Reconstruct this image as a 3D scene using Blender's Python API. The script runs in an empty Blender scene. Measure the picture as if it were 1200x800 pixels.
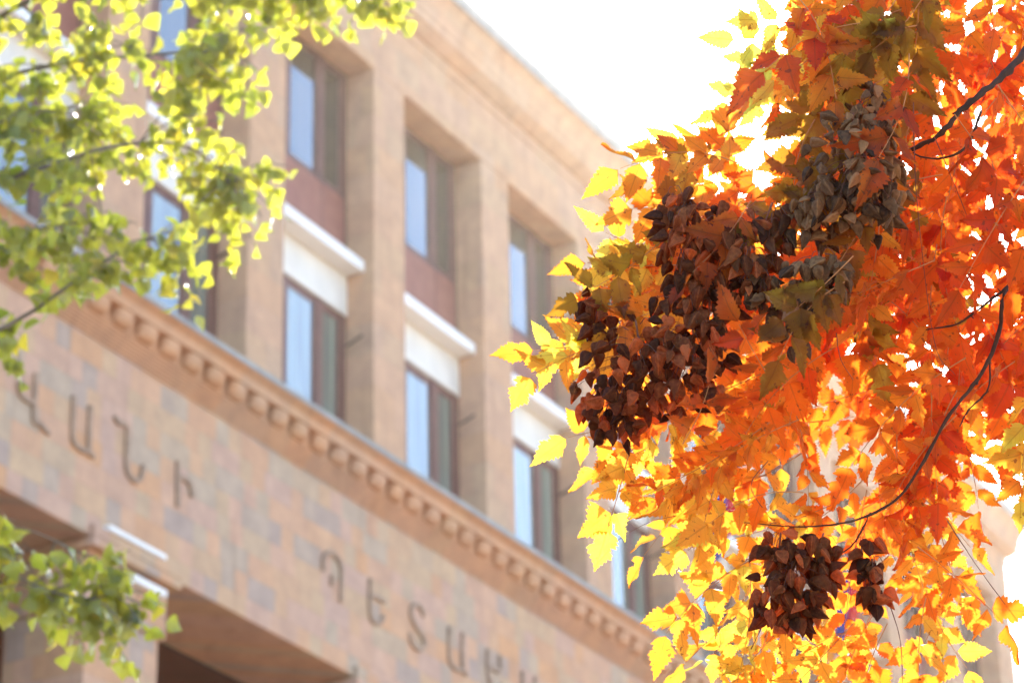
import bpy, math, random
import numpy as np
from mathutils import Vector, Matrix

random.seed(11)
rng = np.random.default_rng(11)
S = bpy.context.scene
COL = S.collection
PI = math.pi

# ------------------------------------------------------------------ camera
CAM = np.array([0.0, 0.0, 1.6])
FPX = 3500.0                                   # focal length for a 1200 px wide frame
M = np.array([[9.99744656e-01, -2.25969683e-02, 0.0],
              [9.76730654e-03, 4.32129320e-01, 9.01758754e-01],
              [-2.03770139e-02, -9.01528495e-01, 4.32239690e-01]])   # world from (right, down, forward)
cd = bpy.data.cameras.new('camera')
cam = bpy.data.objects.new('camera', cd)
COL.objects.link(cam)
R3 = np.stack([M[:, 0], -M[:, 1], -M[:, 2]], axis=1)
mw = Matrix([list(R3[i]) + [CAM[i]] for i in range(3)] + [[0, 0, 0, 1]])
cam.matrix_world = mw
cd.sensor_width = 36.0
cd.lens = FPX / 1200.0 * 36.0
cd.clip_end = 3000.0
cd.clip_start = 0.05
cd.dof.use_dof = True
cd.dof.focus_distance = 4.95
cd.dof.aperture_fstop = 8.0
S.camera = cam

# ------------------------------------------------------------------ sky, sun, exposure
SUN_EL, SUN_AZ = math.radians(29.11), math.radians(5.6)     # azimuth from +Y towards +X
w = bpy.data.worlds.new('World')
S.world = w
w.use_nodes = True
nt = w.node_tree
nt.nodes.clear()
sky = nt.nodes.new('ShaderNodeTexSky')
sky.sky_type = 'NISHITA'
sky.sun_disc = False
sky.sun_elevation = SUN_EL
sky.sun_rotation = SUN_AZ
sky.air_density = 1.0
sky.dust_density = 1.1
sky.ozone_density = 2.2
bg = nt.nodes.new('ShaderNodeBackground')
bg.inputs['Strength'].default_value = 0.15
wo = nt.nodes.new('ShaderNodeOutputWorld')
nt.links.new(sky.outputs[0], bg.inputs['Color'])
nt.links.new(bg.outputs[0], wo.inputs['Surface'])

sl = bpy.data.lights.new('sun', 'SUN')
sl.energy = 2.9
sl.angle = math.radians(0.53)
sl.color = (1.0, 0.93, 0.82)
sun = bpy.data.objects.new('sun', sl)
COL.objects.link(sun)
sd = Vector((math.sin(SUN_AZ) * math.cos(SUN_EL), math.cos(SUN_AZ) * math.cos(SUN_EL), math.sin(SUN_EL)))
sun.rotation_euler = sd.to_track_quat('Z', 'Y').to_euler()
sun.location = (0, 0, 60)

S.view_settings.view_transform = 'Standard'
S.view_settings.look = 'None'
S.view_settings.gamma = 1.0
S.view_settings.exposure = 2.26
S.view_settings.use_curve_mapping = False
S.cycles.use_denoising = True
S.cycles.denoiser = 'OPENIMAGEDENOISE'
S.cycles.max_bounces = 12
S.cycles.diffuse_bounces = 6
S.cycles.glossy_bounces = 4
S.cycles.transmission_bounces = 8
S.cycles.sample_clamp_indirect = 8.0


def at(x, y, z):
    """the point seen at picture position x, y (1200 x 800) at the distance z along the optical axis"""
    return CAM + M @ np.array([(x - 600) / FPX, (y - 400) / FPX, 1.0]) * z


# ------------------------------------------------------------------ helpers
class MB:
    def __init__(self):
        self.v, self.f, self.mi, self.uv, self.tint = [], [], [], [], []
        self.n = 0

    def add(self, v, f, mi=0, uv=None, tint=0.5):
        v = np.asarray(v, float)
        b = self.n
        self.v.append(v)
        self.f += [tuple(b + i for i in q) for q in f]
        self.mi += [mi] * len(f)
        self.uv.append(np.zeros((len(v), 2)) if uv is None else np.asarray(uv, float))
        self.tint.append(np.full(len(v), tint) if np.isscalar(tint) else np.asarray(tint))
        self.n += len(v)

    def box(self, x0, x1, y0, y1, z0, z1, mi=0):
        v = [(x, y, z) for z in (z0, z1) for y in (y0, y1) for x in (x0, x1)]
        self.add(v, [(0, 2, 3, 1), (4, 5, 7, 6), (0, 1, 5, 4), (2, 6, 7, 3), (0, 4, 6, 2), (1, 3, 7, 5)], mi)

    def tube(self, pts, rad, n=8, mi=0, caps=True, steps=4):
        P, Rr = smooth(pts, rad, steps)
        m = len(P)
        T = np.gradient(P, axis=0)
        T /= np.linalg.norm(T, axis=1)[:, None] + 1e-12
        up = np.array([0.31, 0.17, 0.93])
        v = []
        for i in range(m):
            a = np.cross(T[i], up)
            if np.linalg.norm(a) < 1e-3:
                a = np.cross(T[i], (1, 0, 0))
            a /= np.linalg.norm(a)
            b = np.cross(T[i], a)
            for k in range(n):
                t = 2 * PI * k / n
                v.append(P[i] + Rr[i] * (a * math.cos(t) + b * math.sin(t)))
        f = []
        for i in range(m - 1):
            for k in range(n):
                k2 = (k + 1) % n
                f.append((i * n + k, i * n + k2, (i + 1) * n + k2, (i + 1) * n + k))
        if caps:
            f.append(tuple(range(n))[::-1])
            f.append(tuple((m - 1) * n + k for k in range(n)))
        self.add(v, f, mi)

    def build(self, name, mats, parent=None, bevel=0, smooth_shade=False):
        me = bpy.data.meshes.new(name)
        V = np.concatenate(self.v)
        me.from_pydata(V.tolist(), [], self.f)
        if not isinstance(mats, (list, tuple)):
            mats = [mats]
        for m_ in mats:
            me.materials.append(m_)
        me.polygons.foreach_set('material_index', self.mi)
        UV = np.concatenate(self.uv)
        TI = np.concatenate(self.tint)
        if UV.any():
            l = me.uv_layers.new(name='uv')
            idx = np.empty(len(me.loops), dtype=np.int32)
            me.loops.foreach_get('vertex_index', idx)
            l.data.foreach_set('uv', UV[idx].astype(np.float32).ravel())
        a = me.attributes.new('tint', 'FLOAT', 'POINT')
        a.data.foreach_set('value', TI.astype(np.float32))
        if smooth_shade:
            me.polygons.foreach_set('use_smooth', [True] * len(me.polygons))
        me.update()
        o = bpy.data.objects.new(name, me)
        COL.objects.link(o)
        if parent is not None:
            o.parent = parent
        if bevel:
            md = o.modifiers.new('bevel', 'BEVEL')
            md.width = bevel
            md.segments = 2
            md.limit_method = 'ANGLE'
        return o


def smooth(pts, rad, steps):
    P = np.asarray(pts, float)
    r = np.full(len(P), rad) if np.isscalar(rad) else np.asarray(rad, float)
    if len(P) < 3 or steps < 2:
        return P, r
    Q = np.vstack([2 * P[0] - P[1], P, 2 * P[-1] - P[-2]])
    out, ro = [], []
    for i in range(len(P) - 1):
        p0, p1, p2, p3 = Q[i:i + 4]
        for k in range(steps):
            t = k / steps
            out.append(0.5 * (2 * p1 + (p2 - p0) * t + (2 * p0 - 5 * p1 + 4 * p2 - p3) * t ** 2 + (3 * p1 - p0 - 3 * p2 + p3) * t ** 3))
            ro.append(r[i] * (1 - t) + r[i + 1] * t)
    out.append(P[-1])
    ro.append(r[-1])
    return np.array(out), np.array(ro)


def empty(name, loc, label, cat, group=None):
    o = bpy.data.objects.new(name, None)
    COL.objects.link(o)
    o.location = loc
    o.empty_display_size = 0.3
    o['label'] = label
    o['category'] = cat
    if group:
        o['group'] = group
    return o


# ------------------------------------------------------------------ materials
def mat(name):
    m = bpy.data.materials.new(name)
    m.use_nodes = True
    t = m.node_tree
    t.nodes.clear()
    out = t.nodes.new('ShaderNodeOutputMaterial')
    return m, t, out


def node(t, kind, **kw):
    n = t.nodes.new(kind)
    for k, v in kw.items():
        if k in n.inputs.keys():
            n.inputs[k].default_value = v
        else:
            setattr(n, k, v)
    return n


def math_(t, op, a, b=None):
    n = t.nodes.new('ShaderNodeMath')
    n.operation = op
    for i, x in enumerate((a, b)):
        if x is None:
            continue
        if hasattr(x, 'is_linked') or hasattr(x, 'links'):
            t.links.new(x, n.inputs[i])
        else:
            n.inputs[i].default_value = x
    return n.outputs[0]


def ramp(t, fac, stops, interp='LINEAR'):
    r = t.nodes.new('ShaderNodeValToRGB')
    r.color_ramp.interpolation = interp
    el = r.color_ramp.elements
    while len(el) < len(stops):
        el.new(0.5)
    for e, (p, c) in zip(el, stops):
        e.position = p
        e.color = (*c, 1)
    t.links.new(fac, r.inputs[0])
    return r.outputs[0]


def mixc(t, fac, a, b, mode='MIX'):
    n = t.nodes.new('ShaderNodeMix')
    n.data_type = 'RGBA'
    n.blend_type = mode
    for sock, x in ((n.inputs['Factor'], fac), (n.inputs['A'], a), (n.inputs['B'], b)):
        pass
    for i, x in ((0, fac), (6, a), (7, b)):
        if hasattr(x, 'links'):
            t.links.new(x, n.inputs[i])
        else:
            n.inputs[i].default_value = x if i == 0 else (*x, 1)
    return n.outputs[2]


def principled(name, color, rough=0.7, spec=0.3, metal=0.0, noise=0.0, nscale=6.0):
    m, t, out = mat(name)
    p = node(t, 'ShaderNodeBsdfPrincipled')
    p.inputs['Roughness'].default_value = rough
    p.inputs['Specular IOR Level'].default_value = spec
    p.inputs['Metallic'].default_value = metal
    if noise:
        tc = node(t, 'ShaderNodeTexCoord')
        nz = node(t, 'ShaderNodeTexNoise')
        nz.inputs['Scale'].default_value = nscale
        nz.inputs['Detail'].default_value = 5
        t.links.new(tc.outputs['Object'], nz.inputs['Vector'])
        c = ramp(t, nz.outputs[0], [(0.3, tuple(x * (1 - noise) for x in color)), (0.7, tuple(min(1, x * (1 + noise)) for x in color))])
        t.links.new(c, p.inputs['Base Color'])
    else:
        p.inputs['Base Color'].default_value = (*color, 1)
    t.links.new(p.outputs[0], out.inputs[0])
    return m


def stone(name, bw, bh, stops, amount, base, joint=0.82):
    """tuff ashlar: every block its own shade, running courses, in the building's own metres"""
    m, t, out = mat(name)
    tc = node(t, 'ShaderNodeTexCoord')
    sp = node(t, 'ShaderNodeSeparateXYZ')
    t.links.new(tc.outputs['Object'], sp.inputs[0])
    u0 = math_(t, 'ADD', sp.outputs[0], sp.outputs[1])
    v = math_(t, 'DIVIDE', sp.outputs[2], bh)
    row = math_(t, 'FLOOR', v)
    wn = node(t, 'ShaderNodeTexWhiteNoise', noise_dimensions='1D')
    t.links.new(row, wn.inputs['W'])
    u = math_(t, 'ADD', math_(t, 'DIVIDE', u0, bw), math_(t, 'MULTIPLY', wn.outputs[0], 7.3))
    # uneven block lengths
    u = math_(t, 'ADD', u, math_(t, 'MULTIPLY', math_(t, 'SINE', math_(t, 'MULTIPLY', u, 2.1)), 0.28))
    colm = math_(t, 'FLOOR', u)
    cb = node(t, 'ShaderNodeCombineXYZ')
    t.links.new(colm, cb.inputs[0])
    t.links.new(row, cb.inputs[1])
    wc = node(t, 'ShaderNodeTexWhiteNoise', noise_dimensions='3D')
    t.links.new(cb.outputs[0], wc.inputs['Vector'])
    blk = ramp(t, wc.outputs[0], stops)
    col = mixc(t, amount, base, blk)
    nz = node(t, 'ShaderNodeTexNoise')
    nz.inputs['Scale'].default_value = 2.3
    nz.inputs['Detail'].default_value = 8
    nz.inputs['Roughness'].default_value = 0.65
    t.links.new(tc.outputs['Object'], nz.inputs['Vector'])
    var = ramp(t, nz.outputs[0], [(0.3, (0.82, 0.82, 0.84)), (0.7, (1.12, 1.1, 1.06))])
    col = mixc(t, 1.0, col, var, 'MULTIPLY')
    # rain streaks
    mp = node(t, 'ShaderNodeMapping')
    mp.inputs['Scale'].default_value = (3.0, 3.0, 0.22)
    t.links.new(tc.outputs['Object'], mp.inputs['Vector'])
    n2 = node(t, 'ShaderNodeTexNoise')
    n2.inputs['Scale'].default_value = 1.1
    n2.inputs['Detail'].default_value = 4
    t.links.new(mp.outputs[0], n2.inputs['Vector'])
    st = ramp(t, n2.outputs[0], [(0.58, (1, 1, 1)), (0.78, (0.8, 0.78, 0.77))])
    col = mixc(t, 1.0, col, st, 'MULTIPLY')
    # joints
    fu = math_(t, 'FRACT', u)
    fv = math_(t, 'FRACT', v)
    ju = math_(t, 'LESS_THAN', fu, 0.02)
    jv = math_(t, 'LESS_THAN', fv, 0.03)
    j = math_(t, 'MAXIMUM', ju, jv)
    col = mixc(t, j, col, mixc(t, 1.0, col, (joint, joint, joint), 'MULTIPLY'))
    p = node(t, 'ShaderNodeBsdfPrincipled')
    p.inputs['Roughness'].default_value = 0.9
    p.inputs['Specular IOR Level'].default_value = 0.15
    t.links.new(col, p.inputs['Base Color'])
    n3 = node(t, 'ShaderNodeTexNoise')
    n3.inputs['Scale'].default_value = 24
    n3.inputs['Detail'].default_value = 6
    t.links.new(tc.outputs['Object'], n3.inputs['Vector'])
    bp = node(t, 'ShaderNodeBump')
    bp.inputs['Strength'].default_value = 0.35
    bp.inputs['Distance'].default_value = 0.02
    hgt = math_(t, 'SUBTRACT', n3.outputs[0], math_(t, 'MULTIPLY', j, 0.6))
    t.links.new(hgt, bp.inputs['Height'])
    t.links.new(bp.outputs[0], p.inputs['Normal'])
    t.links.new(p.outputs[0], out.inputs[0])
    return m


PATCH = [(0.0, (0.37, 0.29, 0.25)), (0.16, (0.43, 0.34, 0.25)), (0.3, (0.50, 0.35, 0.22)), (0.5, (0.56, 0.33, 0.20)),
         (0.7, (0.54, 0.34, 0.245)), (0.85, (0.48, 0.32, 0.25)), (1.0, (0.57, 0.31, 0.16))]
M_frieze = stone('patchwork tuff', 0.52, 0.40, PATCH, 0.80, (0.53, 0.335, 0.21))
M_tuff = stone('plain tuff', 1.25, 0.62, PATCH, 0.30, (0.54, 0.33, 0.20), 0.93)
M_trim = stone('carved tuff', 0.9, 5.0, PATCH, 0.3, (0.54, 0.30, 0.165), 0.9)
M_flash = principled('zinc flashing', (0.27, 0.26, 0.235), 0.6, 0.4, 0.0, 0.2, 3)
M_wood = principled('brown window wood', (0.16, 0.075, 0.055), 0.55, 0.35, 0.0, 0.15, 3)
M_panel = principled('red brown boarded panel', (0.30, 0.125, 0.09), 0.6, 0.2, 0.0, 0.12, 3)
M_white = principled('white painted panel', (0.74, 0.70, 0.62), 0.7, 0.3, 0.0, 0.06, 2)
M_sill = principled('white stone sill', (0.80, 0.79, 0.76), 0.6, 0.3, 0.0, 0.05, 3)
M_letter = principled('bronze letters', (0.31, 0.20, 0.125), 0.6, 0.3, 0.0, 0.25, 8)
M_dark = principled('dark room', (0.05, 0.035, 0.028), 0.9, 0.1)
M_iron = principled('dark iron', (0.05, 0.04, 0.04), 0.6, 0.4)
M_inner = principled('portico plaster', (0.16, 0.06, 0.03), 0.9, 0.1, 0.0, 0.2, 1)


def glass(name, base, ior):
    m, t, out = mat(name)
    p = node(t, 'ShaderNodeBsdfPrincipled')
    tc = node(t, 'ShaderNodeTexCoord')
    mp = node(t, 'ShaderNodeMapping')
    mp.inputs['Scale'].default_value = (9, 9, 0.25)
    t.links.new(tc.outputs['Object'], mp.inputs['Vector'])
    nz = node(t, 'ShaderNodeTexNoise')
    nz.inputs['Scale'].default_value = 1.0
    t.links.new(mp.outputs[0], nz.inputs['Vector'])
    c = ramp(t, nz.outputs[0], [(0.35, tuple(x * 0.65 for x in base)), (0.65, tuple(x * 1.3 for x in base))])
    oi = node(t, 'ShaderNodeObjectInfo')
    dim = ramp(t, oi.outputs['Random'], [(0.0, (0.55, 0.55, 0.55)), (1.0, (1.35, 1.33, 1.28))])
    c = mixc(t, 1.0, c, dim, 'MULTIPLY')
    t.links.new(c, p.inputs['Base Color'])
    p.inputs['Roughness'].default_value = 0.03
    p.inputs['IOR'].default_value = ior
    t.links.new(p.outputs[0], out.inputs[0])
    return m


M_glass_hi = glass('window glass before a dark room', (0.04, 0.055, 0.05), 2.5)
M_glass_lo = glass('window glass before pale curtains', (0.17, 0.205, 0.175), 2.5)

# ------------------------------------------------------------------ ground
g = MB()
g.add([(-900, -700, 0), (900, -700, 0), (900, 1400, 0), (-900, 1400, 0)], [(0, 1, 2, 3)])
ground = g.build('ground', principled('asphalt', (0.10, 0.095, 0.09), 0.9, 0.2, 0.0, 0.3, 0.4))
ground['kind'] = 'structure'
g = MB()
g.box(-60, 60, -45, 120, -0.3, 0.12)
pave = g.build('pavement', principled('warm bounce paving', (0.45, 0.29, 0.18), 0.85, 0.2, 0.0, 0.25, 1.5))  # unseen paving, colour warmed so its bounce turns the soffits orange
pave['kind'] = 'structure'

# ------------------------------------------------------------------ building (local x along the facade, y into it, z up)
B = empty('stone_building', (-3.91801496, 46.0774174, 0.0),
          'pink tuff stone building with tall window bays and a lettered frieze', 'building')
B.rotation_euler = (0, 0, math.atan2(0.879837139, 0.475275297))
X0, X1 = -16.0, 37.23
BAY, OPEN = 4.12, 3.0
bays = list(range(-3, 9))
TOP = 30.75
BASE = 22.62

wl = MB()
edges = [X0]
for k in bays:
    edges += [k * BAY, k * BAY + OPEN]
edges.append(X1)
for a, b in zip(edges[0::2], edges[1::2]):
    wl.box(a, b, 0, 0.80, BASE, TOP)
wl.box(X0, X1, 0, 0.80, TOP, 32.4)
wl.box(X0, X1, 0.8, 15.0, 32.0, 33.3)
wl.box(X1 - 0.8, X1, 0.8, 15.0, 0.1, 32.0)
wl.box(X0, X0 + 0.8, 0.8, 15.0, 0.1, 32.0)
wl.box(X0 + 0.8, X1 - 0.8, 14.2, 15.0, 0.1, 32.0)
wl.build('wall', M_tuff, B, bevel=0.03)

fr = MB()
fr.box(X0, X1, 0, 1.8, 18.45, 21.66)
fr.box(X0, X1, 0.02, 1.8, 21.66, BASE)
fr.build('frieze', M_frieze, B, bevel=0.02)


def extrude(mb, prof, x0=X0, x1=X1, y1=15.0):
    """profile of (offset outwards, height) run along the front and mitred round the right end"""
    n = len(prof)
    v = [(x0, -o, h) for o, h in prof] + [(x1 + o, -o, h) for o, h in prof] + [(x1 + o, y1, h) for o, h in prof]
    f = []
    for s in range(2):
        for i in range(n):
            j = (i + 1) % n
            f.append((s * n + i, (s + 1) * n + i, (s + 1) * n + j, s * n + j))
    f.append(tuple(range(n)))
    f.append(tuple(range(2 * n, 3 * n))[::-1])
    mb.add(v, f)


# string course over the frieze: ribbed band, dentils, fascia, moulding, flashing
rb = MB()
ribs = [(0.0, 21.664)]
for i in range(6):
    o = 0.006 + i * 0.024
    h = 21.664 + i * 0.052
    ribs += [(o + 0.016, h), (o + 0.016, h + 0.034), (o + 0.004, h + 0.040), (o + 0.006, h + 0.052)]
ribs += [(0.15, 21.985), (-0.01, 21.985)]
extrude(rb, ribs)
band = rb.build('ribbed_band', M_trim, B)
dn = MB()
s = -4.22 - 0.634 * 18
while s < X1 - 0.1:
    # a rounded bracket: quarter-round front on a plain block
    w_ = 0.215
    prof = [(0.13, 21.99), (0.20, 21.985), (0.275, 22.02), (0.315, 22.09), (0.325, 22.17), (0.325, 22.245), (0.13, 22.245)]
    n = len(prof)
    v = []
    for q, sc in ((-w_, 0.5), (-w_ * 0.82, 0.83), (-w_ * 0.45, 1.0), (w_ * 0.45, 1.0), (w_ * 0.82, 0.83), (w_, 0.5)):
        for o, h in prof:
            v.append((s + q, -(0.13 + (o - 0.13) * sc), 22.245 - (22.245 - h) * (0.5 + 0.5 * sc)))
    f = []
    for a in range(5):
        for i in range(n):
            j = (i + 1) % n
            f.append((a * n + i, (a + 1) * n + i, (a + 1) * n + j, a * n + j))
    f += [tuple(range(n)), tuple(range(5 * n, 6 * n))[::-1]]
    dn.add(v, f)
    s += 0.634
dn.build('dentil_course', M_trim, B, bevel=0.012)
fs = MB()
extrude(fs, [(-0.01, 21.99), (0.128, 21.99), (0.128, 22.25), (0.345, 22.25), (0.345, 22.40), (0.36, 22.415), (0.36, 22.435), (0.39, 22.45), (0.42, 22.475),
             (0.455, 22.52), (0.455, 22.545), (-0.01, 22.60)])
fs.build('string_course', M_trim, B)
fl = MB()
extrude(fl, [(-0.008, 22.61), (0.457, 22.55), (0.475, 22.50), (0.49, 22.50), (0.49, 22.60), (-0.008, 22.67)])
fl.build('ledge_flashing', M_flash, B)

# roof cornice
cn = MB()
extrude(cn, [(-0.02, 32.05), (0.025, 32.05), (0.03, 32.24), (0.09, 32.26), (0.17, 32.32), (0.25, 32.40), (0.29, 32.44), (0.31, 32.44), (0.31, 32.60), (0.33, 32.62), (0.36, 32.80),
             (0.42, 32.98), (0.50, 33.12), (0.555, 33.18), (0.555, 33.22), (-0.02, 33.24)])
cn.build('cornice', M_tuff, B)
cf = MB()
extrude(cf, [(-0.02, 33.25), (0.56, 33.225), (0.575, 33.16), (0.60, 33.16), (0.60, 33.36), (0.57, 33.50), (0.5, 33.56), (-0.02, 33.62)])
cf.build('roof_flashing', M_flash, B)
rf = MB()
rf.box(X0, X1 - 0.02, 0.03, 14.9, 33.3, 33.58)
rf.build('roof', M_flash, B)

# inside: dark rooms and the portico
it = MB()
it.box(X0 + 0.8, X1 - 0.8, 1.9, 2.1, 18.6, 32.0)
it.box(X0 + 0.8, X1 - 0.8, 0.82, 1.9, 25.9, 26.2)
it.build('inner_wall', M_dark, B)
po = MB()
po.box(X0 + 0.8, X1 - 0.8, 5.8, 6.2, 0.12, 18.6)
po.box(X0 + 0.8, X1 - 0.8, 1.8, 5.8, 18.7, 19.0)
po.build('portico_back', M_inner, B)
for c in (-11.55, -4.05, 3.45, 10.95, 18.45, 25.95, 33.45):
    pl = MB()
    pl.box(c - 0.93, c + 0.93, 0.17, 1.7, 0.12, 17.45)
    pl.box(c - 1.03, c + 1.03, 0.10, 1.76, 17.45, 18.447)
    pl.build('pillar', M_frieze, B, bevel=0.02)
    cb_ = MB()
    cb_.box(c - 1.15, c + 1.15, -0.10, 1.75, 18.28, 18.447)
    cb_.box(c - 1.15, c + 1.15, -0.10, 0.01, 18.449, 18.62)
    cb_.build('corbel', M_frieze, B, bevel=0.02)
    if c != -4.05:
        continue
    ww = MB()
    ww.box(c - 0.82, c + 0.66, -0.13, -0.005, 18.622, 18.70)
    ww.box(c - 0.2, c + 0.86, -0.02, 0.09, 18.09, 18.20)
    ww.build('flashing_strip', M_sill, B)


# windows: build one of each storey, then copy with their sub-parts
def add_child(o, parent):
    o.parent = parent
    return o


def window_proto(lower):
    z0, z1 = (22.68, 25.655) if lower else (26.70, TOP - 0.004)
    gz0, gz1 = (22.95, 25.54) if lower else (28.14, TOP - 0.10)
    fm = MB()
    e = 0.004
    y0, y1 = 0.60, 0.74
    fm.box(e, 0.24, y0, y1, z0, z1)
    fm.box(0.78, 1.05, y0, y1, z0, z1)
    fm.box(1.95, 2.22, y0, y1, z0, z1)
    fm.box(2.76, OPEN - e, y0, y1, z0, z1)
    for a, b in ((0.24, 0.78), (1.05, 1.95), (2.22, 2.76)):
        fm.box(a, b, y0 + 0.02, y1, z0, gz0)
        fm.box(a, b, y0 + 0.02, y1, gz1, z1)
        # sash rims
        for q0, q1 in ((a, a + 0.03), (b - 0.03, b)):
            fm.box(q0, q1, y0 + 0.025, y1 - 0.01, gz0, gz1)
        fm.box(a + 0.03, b - 0.03, y0 + 0.025, y1 - 0.01, gz0, gz0 + 0.05)
        fm.box(a + 0.03, b - 0.03, y0 + 0.025, y1 - 0.01, gz1 - 0.05, gz1)
    w_ = fm.build('window', M_wood, B, bevel=0.008)
    pn = MB()
    for a, b in ((0.25, 0.77), (1.06, 1.94), (2.23, 2.75)):
        pn.box(a, b, y0 + 0.045, y0 + 0.055, gz0 + 0.01, gz1 - 0.01)
    pn.build('pane', M_glass_lo if lower else M_glass_hi, w_)
    if lower:
        pp = MB()
        pp.box(e, OPEN - e, 0.57, 0.74, 25.66, 26.46)
        pp.build('white_panel', M_white, w_, bevel=0.01)
        rd = MB()
        rd.tube([(2.97, 0.60, 25.05), (2.93, 0.42, 25.08), (2.86, 0.16, 25.13)], 0.022, 6)
        rd.build('stay_rod', M_iron, w_)
    else:
        bd = MB()
        for a, b in ((0.10, 0.80), (0.84, 2.12), (2.16, 2.90)):
            bd.box(a, b, y0 - 0.012, y0 + 0.01, 26.80, 28.04)
        bd.build('wooden_panel', M_panel, w_, bevel=0.01)
        si = MB()
        si.box(e, OPEN - e, 0.20, 0.74, 26.465, 26.69)
        si.build('sill', M_sill, w_, bevel=0.02)
    return w_


for lower in (True, False):
    pr = window_proto(lower)
    kids = list(pr.children)
    for i, k in enumerate(bays):
        if i == 0:
            o = pr
        else:
            o = pr.copy()
            COL.objects.link(o)
            for ch in kids:
                c = ch.copy()
                COL.objects.link(c)
                c.parent = o
        o.location.x = k * BAY

# the letters of the frieze, one mesh each
LET = [
    [[(-7.1, 20.22), (-7.06, 20.08), (-6.98, 20.01), (-6.73, 20.0)], [(-6.71, 20.5), (-6.7, 19.77), (-6.58, 19.75), (-6.32, 19.67)]],
    [[(-5.77, 20.5), (-5.75, 19.85), (-5.67, 19.74), (-5.52, 19.71), (-5.34, 19.75)], [(-5.35, 20.5), (-5.34, 19.81), (-5.2, 19.70)]],
    [[(-4.73, 20.56), (-4.62, 20.5), (-4.39, 20.49), (-4.37, 19.87), (-4.28, 19.73), (-4.12, 19.7), (-3.99, 19.81), (-3.94, 20.03)]],
    [[(-3.02, 20.44), (-2.99, 19.68)], [(-2.98, 20.2), (-2.76, 20.2), (-2.64, 20.14), (-2.6, 19.97)]],
    [[(1.3, 20.02), (1.3, 20.22), (1.42, 20.38), (1.61, 20.44), (1.81, 20.35), (1.88, 20.2), (1.86, 19.64)], [(1.59, 20.02), (1.57, 19.84)]],
    [[(2.83, 20.36), (2.83, 19.75), (2.95, 19.62), (3.15, 19.67), (3.28, 19.84)], [(2.84, 20.09), (3.32, 20.1)]],
    [[(4.66, 20.25), (4.59, 20.36), (4.40, 20.40), (4.23, 20.28), (4.22, 20.12), (4.40, 19.97), (4.62, 19.86), (4.68, 19.72), (4.55, 19.6), (4.34, 19.58), (4.2, 19.66), (4.18, 19.79)]],
    [[(5.57, 20.33), (5.56, 19.75), (5.68, 19.62), (5.89, 19.61), (6.04, 19.66)], [(6.06, 20.37), (6.03, 19.73), (6.17, 19.60)]],
    [[(6.98, 20.34), (6.98, 19.85), (7.12, 19.7), (7.35, 19.68), (7.48, 19.80)], [(7.44, 20.36), (7.44, 20.05), (7.0, 20.02)]],
    [[(8.32, 20.31), (8.31, 19.74), (8.44, 19.62), (8.75, 19.62)], [(8.82, 20.34), (8.79, 19.70), (8.93, 19.58)]],
]
ins = MB()
ins.box(-7.2, -7.19, 0.01, 0.02, 20.0, 20.01)
for L in LET:
    lb = MB()
    for st in L:
        P, _ = smooth([(a, -0.04, b) for a, b in st], 0.05, 4)
        # flat bar of 9 cm by 8 cm following the stroke
        T = np.gradient(P, axis=0)
        T /= np.linalg.norm(T, axis=1)[:, None]
        Nn = np.stack([-T[:, 2], np.zeros(len(T)), T[:, 0]], axis=1)
        v, f = [], []
        for i in range(len(P)):
            for a, d in ((-1, 0.0), (1, 0.0), (1, -0.06), (-1, -0.06)):
                q = P[i] + Nn[i] * 0.034 * a
                v.append((q[0], d + 0.005, q[2]))
        for i in range(len(P) - 1):
            for a in range(4):
                b = (a + 1) % 4
                f.append((i * 4 + a, i * 4 + b, (i + 1) * 4 + b, (i + 1) * 4 + a))
        f += [(0, 1, 2, 3), tuple((len(P) - 1) * 4 + a for a in (3, 2, 1, 0))]
        lb.add(v, f)
    lb.build('letter', M_letter, B)

# ------------------------------------------------------------------ flags on the facade
ROT = Matrix.Rotation(B.rotation_euler.z, 4, 'Z')
BL = Vector(B.location)


def on_facade(s, d, h):
    return BL + ROT @ Vector((s, d, h))


m_fl, t, out = mat('striped flag cloth')
tc = node(t, 'ShaderNodeTexCoord')
sp = node(t, 'ShaderNodeSeparateXYZ')
t.links.new(tc.outputs['UV'], sp.inputs[0])
c = ramp(t, sp.outputs[1], [(0, (0.72, 0.26, 0.02)), (0.333, (0.03, 0.045, 0.28)), (0.667, (0.55, 0.012, 0.02))], 'CONSTANT')
df = node(t, 'ShaderNodeBsdfDiffuse')
tl = node(t, 'ShaderNodeBsdfTranslucent')
mx = node(t, 'ShaderNodeMixShader')
mx.inputs[0].default_value = 0.35
t.links.new(c, df.inputs[0])
t.links.new(c, tl.inputs[0])
t.links.new(df.outputs[0], mx.inputs[1])
t.links.new(tl.outputs[0], mx.inputs[2])
t.links.new(mx.outputs[0], out.inputs[0])


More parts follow.
